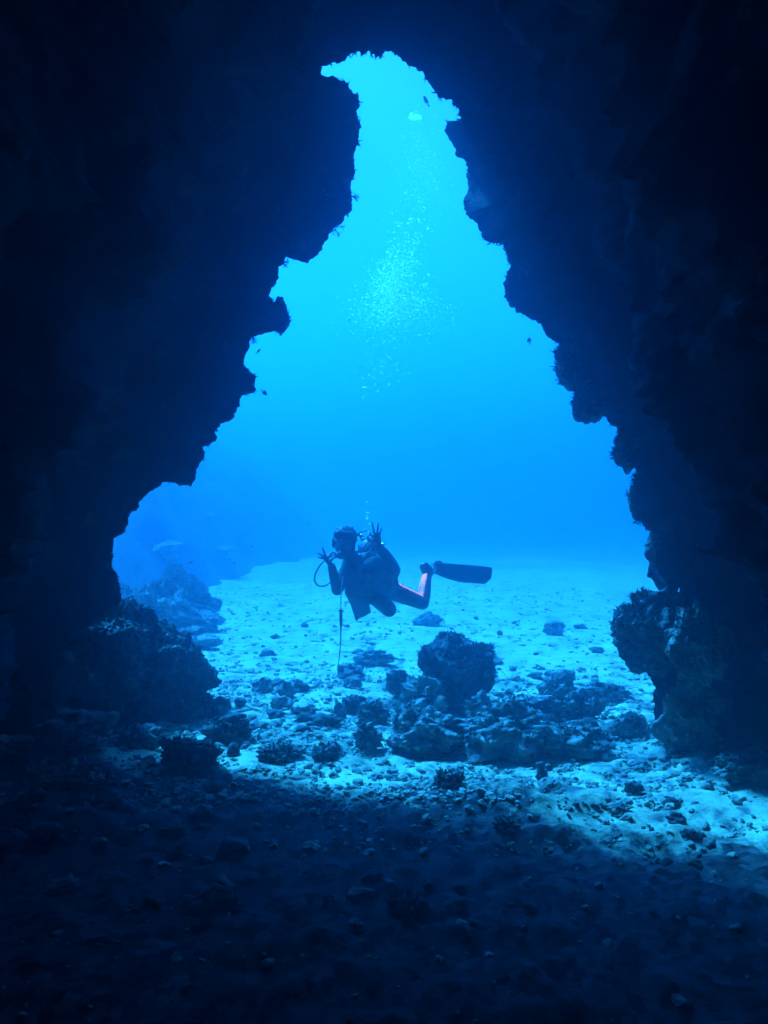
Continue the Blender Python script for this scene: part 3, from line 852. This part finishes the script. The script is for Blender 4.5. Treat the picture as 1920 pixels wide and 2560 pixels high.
# joints
shA, elA, wrA = D(874, 1412, .02), D(843, 1474, -.05), D(829, 1416, -.20)
shB, elB, wrB = D(926, 1398, .08), D(986, 1424, .00), D(946, 1364, -.12)
neck, head = D(872, 1386, .02), D(859, 1354, -.05)
chest, belly, pelv = D(896, 1420, .06), D(922, 1450, .18), D(946, 1474, .32)
hipL, knL, anL, toL = D(962, 1470, .34), D(1056, 1508, .50), D(1068, 1440, .80), D(1090, 1416, .92)
hipR, knR, anR, toR = D(938, 1488, .28), D(973, 1524, -.02), D(918, 1482, .38), D(905, 1486, .50)
handA = hand(wrA, D(819, 1402, -.22), Vector((.7, 0, -.7)), Vector((0, -1, 0)),
             [(D(806, 1368, -.22), -.004), (D(794, 1382, -.23), -.004), (D(795, 1393, -.24), -.004)],
             [D(813, 1388, -.22), D(812, 1393, -.225), D(814, 1398, -.23)], D(834, 1388, -.25))
handB = hand(wrB, D(943, 1345, -.13), Vector((1, 0, .1)), Vector((0, -1, 0)),
             [(D(930, 1306, -.13), .006), (D(946, 1309, -.14), .004), (D(954, 1321, -.14), .003)],
             [D(936, 1334, -.13), D(943, 1332, -.135), D(949, 1337, -.14)], D(925, 1345, -.16))
arms = chain([(shA, .062), (elA, .047), (wrA, .030)]) + chain([(shB, .062), (elB, .047), (wrB, .030)])
legs = chain([(hipL, .088), (hipL.lerp(knL, .5), .076), (knL, .060), (knL.lerp(anL, .35), .060), (anL, .040), (toL, .034)])
legs += chain([(hipR, .088), (hipR.lerp(knR, .5), .078), (knR, .062), (knR.lerp(anR, .35), .060), (anR, .040), (toR, .034)])
torso = chain([(neck, .055), (chest, .125), (belly, .118), (pelv, .125)]) + [(shA, .07, shB, .07), (chest, .12, shA, .07), (chest, .12, shB, .07), (pelv, .12, hipL, .09), (pelv, .12, hipR, .09)]
# head: egg of the skull, jaw, nose, brow, lips, ears
HM = Matrix.Translation(head) @ Matrix.Rotation(R(8), 4, 'Y') @ Matrix.Rotation(R(14), 4, 'X')
def H(x, y, z):
    return HM @ Vector((x, y, z))
face = [HM @ Matrix.Diagonal((.074, .094, .098, 1)) @ Matrix.Identity(4)]
jaw = [(H(0, -.035, -.055), .052, H(0, -.062, -.088), .028), (H(-.03, -.03, -.05), .045, H(-.02, -.055, -.08), .03), (H(.03, -.03, -.05), .045, H(.02, -.055, -.08), .03),
       (H(0, -.086, .012), .009, H(0, -.108, -.022), .013), (H(-.03, -.086, .028), .010, H(.03, -.086, .028), .010),
       (H(-.020, -.088, -.055), .0065, H(.020, -.088, -.055), .0065), (H(-.018, -.086, -.066), .007, H(.018, -.086, -.066), .007),
       (H(-.074, 0, .012), .014, H(-.078, .004, -.020), .010), (H(.074, 0, .012), .014, H(.078, .004, -.020), .010),
       (H(0, .01, -.05), .055, neck, .055)]
body = capsules('body', arms + legs + torso + jaw + handA + handB, M['skin'], person, voxel=0.0045, extra=face)

suit_caps = [(a, ra + .007, b_, rb + .007) for a, ra, b_, rb in (chain([(shA, .062), (elA, .048), (wrA, .031)]) + chain([(shB, .062), (elB, .048), (wrB, .031)]) +
             chain([(hipL, .088), (hipL.lerp(knL, .5), .076), (knL, .060), (knL.lerp(anL, .35), .060), (anL, .040)]) +
             chain([(hipR, .088), (hipR.lerp(knR, .5), .078), (knR, .062), (knR.lerp(anR, .35), .060), (anR, .040)]) + torso)]
suit = capsules('wetsuit', suit_caps, M['suit'], person, voxel=0.008)

def tube(name, pts_, rad, mat, parent, res=10, taper=None):
    cu = bpy.data.curves.new(name, 'CURVE')
    cu.dimensions = '3D'
    sp = cu.splines.new('NURBS')
    sp.points.add(len(pts_) - 1)
    for i, p in enumerate(pts_):
        sp.points[i].co = (*p, 1)
        sp.points[i].radius = taper[i] if taper else 1
    sp.use_endpoint_u = True
    sp.order_u = 4 if len(pts_) > 3 else len(pts_)
    sp.resolution_u = res
    cu.bevel_depth = rad
    cu.bevel_resolution = 4
    cu.use_fill_caps = True
    t = bpy.data.objects.new(name, cu)
    C.objects.link(t)
    dg = bpy.context.evaluated_depsgraph_get()
    me = bpy.data.meshes.new_from_object(t.evaluated_get(dg))
    bpy.data.objects.remove(t)
    o = bpy.data.objects.new(name, me)
    C.objects.link(o)
    me.name = name
    me.materials.clear()
    me.materials.append(mat)
    me.polygons.foreach_set('use_smooth', [True] * len(me.polygons))
    if parent:
        me.transform(PINV)
        o.parent = parent
    return o

def lathe(name, a, b_, prof, mat, parent, seg=28):
    """prof: (t along a->b, radius)"""
    a, b_ = Vector(a), Vector(b_)
    ax = (b_ - a)
    s = ax.normalized().orthogonal().normalized()
    u = ax.normalized().cross(s)
    V, F = [], []
    for t_, r_ in prof:
        for k in range(seg):
            g = 2 * math.pi * k / seg
            V.append(PINV @ (a + ax * t_ + (s * math.cos(g) + u * math.sin(g)) * r_))
    n = len(prof)
    for i in range(n - 1):
        for k in range(seg):
            F.append((i * seg + k, i * seg + (k + 1) % seg, (i + 1) * seg + (k + 1) % seg, (i + 1) * seg + k))
    F += [tuple(reversed(range(seg))), tuple((n - 1) * seg + k for k in range(seg))]
    return mesh_obj(name, V, F, mat, parent)

# pink panels: strips lying on the suit along the inside of the calf and the top of the thigh
def strip(name, a, b_, ra, rb, ang0, ang1, ref, mat, t0=0.0, t1=1.0, folds=0.0):
    a, b_ = Vector(a), Vector(b_)
    ax = (b_ - a).normalized()
    s = (ref - ax * ref.dot(ax)).normalized()
    u = ax.cross(s)
    V, F = [], []
    n, mm = 40, 12
    for i in range(n + 1):
        t_ = t0 + (t1 - t0) * i / n
        r0 = (ra * (1 - t_) + rb * t_)
        for off in (0.0, 0.005):
            for j in range(mm + 1):
                g = ang0 + (ang1 - ang0) * j / mm
                r_ = r0 + off + folds * abs(math.sin(i * 0.9)) ** 3 * -1
                V.append(PINV @ (a.lerp(b_, t_) + (s * math.cos(g) + u * math.sin(g)) * r_))
    w = 2 * (mm + 1)
    for i in range(n):
        for j in range(mm):
            k = i * w + j
            F.append((k + mm + 1, k + mm + 2, k + w + mm + 2, k + w + mm + 1))
            F.append((k + 1, k, k + w, k + w + 1))
        F.append((i * w, i * w + mm + 1, (i + 1) * w + mm + 1, (i + 1) * w))
        F.append((i * w + mm, (i + 1) * w + mm, (i + 1) * w + 2 * mm + 1, i * w + 2 * mm + 1))
    return mesh_obj(name, V, F, mat, person)
strip('pink_panel', knL, anL, .068, .050, -1.05, .62, Vector((-.55, -1, 0)), M['pink'], 0.13, 0.97, .007)
strip('pink_panel', hipL, knL, .096, .068, -.50, .12, Vector((.25, -.35, 1)), M['pink'], 0.30, 0.93)

for a_, b2_, r0_, r1_ in ((shB, elB, .068, .056), (elB, wrB, .055, .040), (shA, elA, .068, .056), (elA, wrA, .055, .040), (hipR, knR, .094, .071), (hipL, knL, .094, .070)):
    ax_ = (b2_ - a_).normalized()
    s1 = ax_.orthogonal().normalized()
    s2 = ax_.cross(s1)
    for t_ in (.55, .8, .93):
        c_ = a_.lerp(b2_, t_)
        r_ = r0_ * (1 - t_) + r1_ * t_ - .001
        tube('suit_fold', [c_ + (s1 * math.cos(g) + s2 * math.sin(g)) * r_ + ax_ * .008 * math.sin(g * 2 + t_ * 9) for g in np.linspace(0, 5.2, 12)], .0035, M['suit'], person, res=3)
# boots, fins
boot = lambda a, b_, h: capsules('boot', [(a, .052, b_, .046), (h, .056, a, .052)], M['rubber'], person, voxel=.008)
boot(anL + Vector((.0, .02, .03)), D(1082, 1420, .95), D(1062, 1418, .84))
boot(anR, D(905, 1488, .52), D(925, 1474, .46))
def blade(name, outline, d0, d1, mat, th=0.012, ribs=True, pocket=None):
    """a fin blade cut from its outline; d0..d1: how its distance changes from foot to tip"""
    bm = bmesh.new()
    n = len(outline)
    pts3 = []
    L_ = max((Vector(o2) - Vector(outline[0])).length for o2 in outline)
    for q in outline:
        t_ = min(1, q[2])
        pts3.append(D(q[0], q[1], d0 + (d1 - d0) * t_))
    nrm_ = (pts3[n // 2] - pts3[0]).cross(pts3[-1] - pts3[0]).normalized()
    top = [bm.verts.new(PINV @ (p + nrm_ * th / 2)) for p in pts3]
    bot = [bm.verts.new(PINV @ (p - nrm_ * th / 2)) for p in pts3]
    bm.faces.new(top)
    bm.faces.new(list(reversed(bot)))
    for i in range(n):
        bm.faces.new((top[i], bot[i], bot[(i + 1) % n], top[(i + 1) % n]))
    bmesh.ops.recalc_face_normals(bm, faces=bm.faces)
    bmesh.ops.triangulate(bm, faces=bm.faces)
    me = bpy.data.meshes.new(name)
    bm.to_mesh(me)
    bm.free()
    me.materials.append(mat)
    o = bpy.data.objects.new(name, me)
    C.objects.link(o)
    o.parent = person
    return o, pts3, nrm_
fo, pp, nn = blade('fin', [(1082, 1407, 0), (1108, 1407, .15), (1150, 1411, .45), (1200, 1415, .8), (1231, 1420, 1), (1230, 1434, 1), (1228, 1446, 1), (1214, 1459, .95), (1185, 1458, .75), (1157, 1456, .55), (1135, 1452, .4), (1116, 1446, .25), (1098, 1439, .12), (1084, 1432, 0)], .88, .80, M['finmat'])
def sub(name, pts_, rad, mat, par, taper=None):
    o = tube(name, pts_, rad, mat, person, taper=taper)
    o.parent = par
    return o
sub('rail', [D(1085, 1409, .87), D(1130, 1410, .85), D(1180, 1414, .82), D(1228, 1420, .79)], .009, M['finmat'], fo)
sub('rail', [D(1085, 1431, .87), D(1118, 1446, .85), D(1160, 1456, .82), D(1212, 1458, .79)], .009, M['finmat'], fo)
sub('strap', [D(1076, 1403, .86), D(1086, 1411, .80), D(1090, 1420, .80), D(1086, 1430, .84)], .007, M['white'], fo)
sub('buckle', [D(1088, 1405, .83), D(1096, 1403, .83), D(1104, 1406, .85)], .012, M['rubber'], fo)
fo2, pp, nn = blade('fin', [(863, 1472, 0), (861, 1482, .1), (870, 1494, .3), (877, 1507, .5), (884, 1523, .7), (889, 1540, .9), (890, 1552, 1), (899, 1545, 1), (913, 1539, 1), (927, 1531, 1), (924, 1524, .9), (921, 1516, .75), (925, 1507, .6), (921, 1499, .5), (914, 1488, .2), (908, 1470, 0)], .34, .52, M['finmat'])
sub('rail', [D(862, 1480, .35), D(874, 1500, .41), D(884, 1524, .47), D(890, 1550, .51)], .008, M['finmat'], fo2)
sub('rail', [D(912, 1486, .37), D(920, 1505, .42), D(923, 1520, .47), D(926, 1530, .50)], .008, M['finmat'], fo2)

# jacket, tank, regulator, mask
vest = capsules('vest', [
    (D(880, 1425, -.06), .095, D(886, 1472, .02), .095), (D(884, 1472, .02), .085, D(915, 1492, .15), .085),
    (D(934, 1422, -.02), .115, D(954, 1458, .10), .125), (D(954, 1458, .10), .12, D(964, 1474, .22), .105),
    (D(880, 1405, .04), .082, D(925, 1402, .10), .082), (D(905, 1440, .10), .145, D(940, 1465, .25), .135),
    (D(978, 1440, .24), .060, D(984, 1456, .30), .050)], M['vest'], person, voxel=.009, smooth_it=4)
for q0, q1 in (((888, 1398, -.06), (893, 1450, -.085)), ((924, 1398, .0), (940, 1450, -.06))):
    st = tube('shoulder_strap', [D(*q0), D((q0[0] + q1[0]) / 2, (q0[1] + q1[1]) / 2, min(q0[2], q1[2]) - .05), D(*q1)], .014, M['rubber'], person)
tube('chest_buckle', [D(896, 1384, -.16), D(901, 1385, -.16)], .009, M['metal'], person)
tube('chest_ring', [D(895, 1361, -.1), D(897, 1364, -.1), D(896, 1372, -.1)], .004, M['metal'], person)
tube('lamp_clip', [D(856, 1448, -.1), D(859, 1453, -.1), D(862, 1456, -.1)], .005, M['metal'], person)
for q0, q1, d0_ in (((884, 1448), (905, 1446), -.09), ((930, 1452), (958, 1450), -.08)):
    pk = capsules('pocket', [(D(q0[0], q0[1], d0_ + .05), .05, D(q1[0], q1[1] + 8, d0_ + .07), .052)], M['vest'], person, voxel=.008)
    zp = tube('zip', [D(q0[0], q0[1] - 8, d0_ - .005), D((q0[0] + q1[0]) / 2, q0[1] - 10, d0_ - .012), D(q1[0], q1[1] - 8, d0_)], .004, M['metal'], person)
    zp.parent = pk
tube('waist_strap', [D(870, 1470, .0), D(895, 1482, -.09), D(925, 1484, -.04), D(955, 1480, .07), D(975, 1465, .2)], .013, M['rubber'], person)
lathe('inflator', D(890, 1410, -.13), D(893, 1432, -.14), [(0, .012), (.2, .019), (.8, .019), (1, .012)], M['rubber'], person, seg=14)
lathe('octopus', D(915, 1440, -.12), D(918, 1444, -.17), [(0, .015), (.3, .034), (.9, .036), (1, .026)], M['rubber'], person, seg=20)
lathe('tank', D(912, 1366, .16), D(985, 1432, .62), [(0, .02), (.0, .06), (.03, .085), (.08, .095), (.9, .095), (.97, .085), (1, .05)], M['tank'], person)
v_ = lathe('tank_valve', D(908, 1350, .12), D(900, 1336, .10), [(0, .025), (.5, .03), (.8, .022), (1, .016)], M['metal'], person, seg=16)
tube('tank_knob', [D(898, 1337, .08), D(890, 1336, .06)], .016, M['rubber'], person)
lathe('first_stage', D(920, 1345, .06), D(934, 1350, .02), [(0, .02), (.2, .032), (.8, .032), (1, .02)], M['metal'], person, seg=20)
rg = lathe('regulator', H(0, -.10, -.075), H(0, -.165, -.095), [(0, .018), (.3, .022), (.4, .038), (.85, .040), (1, .030)], M['rubber'], person, seg=24)
b_ = tube('exhaust_tee', [H(-.055, -.135, -.115), H(0, -.125, -.10), H(.055, -.135, -.115)], .014, M['rubber'], person)
mk = capsules('mask', [(H(-.038, -.084, .018), .030, H(.038, -.084, .018), .030), (H(0, -.098, .010), .022, H(0, -.112, -.018), .018)], M['rubber'], person, voxel=.005)
for s_ in (-1, 1):
    ln_ = lathe('lens', H(s_ * .032, -.110, .019), H(s_ * .034, -.117, .019), [(0, .026), (.8, .026), (1, .024)], M['glass'], person, seg=20)
    ln_.parent = mk
sb = tube('mask_strap', [H(-.07, -.08, .02), H(-.086, 0, .03), H(-.06, .085, .035), H(.06, .085, .035), H(.086, 0, .03), H(.07, -.08, .02)], .007, M['rubber'], person)
sb.parent = mk
# hoses
tube('hose', [D(828, 1453, -.02), D(815, 1466, -.06), D(800, 1467, -.10), D(788, 1460, -.12), D(785, 1444, -.13), D(792, 1425, -.13), D(803, 1409, -.12), D(818, 1395, -.08), D(838, 1385, -.10), H(.01, -.13, -.09)], .0075, M['rubber'], person)
tube('hose', [D(895, 1336, .08), D(901, 1330, .06), D(912, 1326, .04), D(922, 1328, .03), D(930, 1338, .02), D(936, 1352, .0), D(930, 1372, -.05), D(915, 1390, -.1)], .0075, M['rubber'], person)
tube('hose', [D(925, 1348, .05), D(950, 1360, .06), D(964, 1370, .04), D(976, 1384, .02), D(990, 1402, -.02), D(998, 1418, 0), D(998, 1436, .08), D(990, 1450, .2)], .006, M['rubber'], person)
tube('hose', [D(922, 1352, .02), D(905, 1372, -.10), D(885, 1392, -.16), H(.02, -.15, -.10)], .0075, M['rubber'], person)
gg = lathe('gauge', D(955, 1362, -.02), D(960, 1366, -.05), [(0, .018), (.3, .026), (.9, .026), (1, .02)], M['metal'], person, seg=18)
lathe('wrist_computer', wrB + Vector((.012, -.035, -.01)), wrB + Vector((.014, -.055, -.01)), [(0, .022), (.8, .022), (1, .018)], M['rubber'], person, seg=16)
tube('bracelet', [wrA + Vector((-.03, -.02, .01)), wrA + Vector((0, -.04, .015)), wrA + Vector((.032, -.02, .01))], .004, M['white'], person)
# hair: loose locks drifting up off the skull
hc = []
hr = random.Random(3)
for i in range(260):
    a = hr.uniform(0, 2 * math.pi)
    e_ = math.acos(hr.uniform(0.02, 1))
    n3 = Vector((math.sin(e_) * math.cos(a), math.sin(e_) * math.sin(a) * .8 + .15, math.cos(e_)))
    if n3.y < -.45 and n3.z < .34:
        continue
    p0 = HM @ Vector((n3.x * .070, n3.y * .090, n3.z * .094))
    d0 = (HM.to_3x3() @ n3).normalized()
    l_ = hr.uniform(.015, .045)
    drift = Vector((hr.uniform(-.006, .045), hr.uniform(0, .02), hr.uniform(-.005, .022)))
    hc.append((p0, .018, p0 + d0 * l_ * .9 + drift * .8, .007))
hairo = capsules('hair', hc + [(H(0, .02, .03), .095, H(0, .03, .0), .095), (H(-.02, .03, .05), .085, H(.03, .03, .05), .09), (H(-.05, -.045, .075), .045, H(.05, -.045, .075), .045), (H(-.07, .0, .0), .04, H(-.075, .01, -.05), .03), (H(.07, .0, .0), .045, H(.08, .01, -.06), .035)], M['hair'], person, voxel=.005, smooth_it=1)

# the line hanging below the diver
ln0 = D(856, 1440, -.12)
root = empty('dangling_line', ln0)
tag(root, 'thin marker line with a dark handle hanging from the vest of the diver', 'line')
def tube_w(name, pts_, rad, mat, taper=None):
    o = tube(name, [p - ln0 for p in pts_], rad, mat, None, taper=taper)
    o.parent = root
    return o
tube_w('cord', [D(857, 1441, -.12), D(853, 1470, -.12), D(852, 1500, -.12), D(852, 1530, -.12)], .0055, M['white'])
tube_w('handle', [D(852, 1524, -.12), D(852, 1535, -.12), D(853, 1550, -.12), D(852, 1572, -.12)], .0155, M['rubber'], taper=[.7, 1.1, 1.1, .5])
tube_w('handle_tie', [D(846, 1527, -.12), D(852, 1524, -.12), D(860, 1529, -.12)], .007, M['rubber'])
tube_w('rod', [D(852, 1568, -.12), D(852.5, 1600, -.12), D(850, 1630, -.12), D(846, 1662, -.12)], .006, M['rubber'], taper=[1, 1, .9, .5])

# ------------------------------------------------------------------ bubbles
def bubble_mesh(k):
    bm = bmesh.new()
    bmesh.ops.create_icosphere(bm, subdivisions=2 if k else 3, radius=1.0)
    for v in bm.verts:
        v.co.z *= 0.72
        v.co *= 1 + 0.12 * noise.noise(v.co * 1.5 + Vector((k * 3, 0, 0)))
        if v.co.z < 0:
            v.co.z *= 0.6
    me = bpy.data.meshes.new('bubble')
    bm.to_mesh(me)
    bm.free()
    me.polygons.foreach_set('use_smooth', [True] * len(me.polygons))
    me.materials.append(M['bubble'])
    return me
bms = [bubble_mesh(k) for k in range(4)]
br = random.Random(21)
# the plume, from the regulator to the top of the opening: (centre px, height py, half width px, how many, size in px)
PLUME = [(918, 1300, 6, 6, 2.2), (914, 1180, 9, 5, 1.0), (905, 1010, 14, 8, 1.3), (915, 965, 16, 9, 1.4), (960, 935, 55, 60, 1.5), (970, 880, 70, 70, 1.4),
         (985, 820, 90, 130, 1.5), (1000, 780, 105, 900, 1.5), (985, 750, 85, 1500, 1.5), (980, 705, 50, 1100, 1.5), (1000, 660, 50, 500, 1.6),
         (1012, 610, 55, 150, 1.7), (1035, 560, 60, 90, 1.5), (1060, 480, 75, 420, 1.1), (1060, 410, 65, 360, 1.1), (1050, 350, 50, 220, 1.1), (1045, 310, 35, 50, 1.2),
         (1145, 775, 20, 14, 1.7)]
allb = []
for cx_, cy_, hw, n, sz in PLUME:
    for _ in range(n):
        x_ = br.gauss(cx_, hw * .5)
        y_ = br.gauss(cy_, 30 if cy_ < 1000 else 22)
        if cy_ == 1145: pass
        r_ = sz * br.choice((.45, .6, .8, 1.0, 1.5)) * br.uniform(.7, 1.2)
        allb.append((x_, y_, br.gauss(0, hw * PX * .5), r_ * PX))
named = [(992, 557, 0, 5.5 * PX), (1028, 547, 0, 3.4 * PX), (1023, 548, .05, 2.6 * PX), (1046, 548, 0, 3.4 * PX), (1070, 570, 0, 3.2 * PX), (969, 630, 0, 3.8 * PX), (975, 704, 0, 5 * PX), (919, 1282, -.1, 3.8 * PX), (917, 1292, -.1, 2.2 * PX), (1020, 558, .02, 3 * PX), (965, 643, 0, 2 * PX), (914, 968, 0, 3.2 * PX)]
allb = named + sorted(allb, key=lambda q: -q[3])
for i, (x_, y_, d_, r_) in enumerate(allb[:300]):
    o = bpy.data.objects.new('bubble', bms[i % 4])
    C.objects.link(o)
    o.location = D(x_, y_, d_)
    o.scale = (r_ * br.uniform(.9, 1.5), r_, r_ * br.uniform(.8, 1.1))
    o.rotation_euler = (br.uniform(-.3, .3), br.uniform(-.4, .4), br.uniform(0, 6.28))
    tag(o, 'air bubble in the plume rising from the diver', 'bubble', 'air bubbles rising from the diver')
VV, FF, off = [], [], 0
bm = bmesh.new()
bmesh.ops.create_icosphere(bm, subdivisions=1, radius=1.0)
pv_ = np.array([tuple(v.co) for v in bm.verts])
pf_ = [tuple(v.index for v in f.verts) for f in bm.faces]
bm.free()
for x_, y_, d_, r_ in allb[300:]:
    VV.append(pv_ * np.array([r_ * br.uniform(.9, 1.4), r_, r_ * .8]) + np.array(D(x_, y_, d_)))
    FF += [tuple(q + off for q in f) for f in pf_]
    off += len(pv_)
o = mesh_obj('fine_bubbles', np.concatenate(VV), FF, M['bubble'])
tag(o, 'mist of the finest bubbles in the plume above the diver', 'bubbles', kind='stuff')
# the dome of air at the head of the plume
bm = bmesh.new()
bmesh.ops.create_icosphere(bm, subdivisions=4, radius=1.0)
for v in bm.verts:
    r2 = v.co.x ** 2 + v.co.y ** 2
    if v.co.z < 0:
        v.co.z = -v.co.z * 0.75 - 0.02
    v.co.z -= 0.75 * r2
    v.co *= 1 + .07 * noise.noise(v.co * 2)
me = bpy.data.meshes.new('air_dome')
bm.to_mesh(me)
bm.free()
me.polygons.foreach_set('use_smooth', [True] * len(me.polygons))
me.materials.append(M['bubble'])
o = bpy.data.objects.new('air_dome', me)
C.objects.link(o)
o.location = D(1040, 288, 0)
o.scale = (19 * PX, 17 * PX, 8 * PX)
tag(o, 'wide mushroom-shaped dome of air, the biggest bubble, at the head of the plume', 'bubble')
#@@END@@

# ------------------------------------------------------------------ the water itself
def box(name, lo, hi):
    x0, y0, z0 = lo; x1, y1, z1 = hi
    V = [(x0,y0,z0),(x1,y0,z0),(x1,y1,z0),(x0,y1,z0),(x0,y0,z1),(x1,y0,z1),(x1,y1,z1),(x0,y1,z1)]
    F = [(0,3,2,1),(4,5,6,7),(0,1,5,4),(1,2,6,5),(2,3,7,6),(3,0,4,7)]
    return mesh_obj(name, V, F, None, smooth=False)
hz = box('haze', (-90, -14, -3.0), (90, 95, 9.0))
m = bpy.data.materials.new('sea_water_haze')
m.use_nodes = True
nt = m.node_tree
nt.nodes.clear()
out = nt.nodes.new('ShaderNodeOutputMaterial')
pv = nt.nodes.new('ShaderNodeVolumePrincipled')
pv.inputs['Color'].default_value = (0.14, 0.61, 0.99, 1)
pv.inputs['Density'].default_value = HAZE_DENSITY
pv.inputs['Anisotropy'].default_value = 0.83
nt.links.new(pv.outputs[0], out.inputs['Volume'])
hz.data.materials.append(m)
tag(hz, kind='stuff')
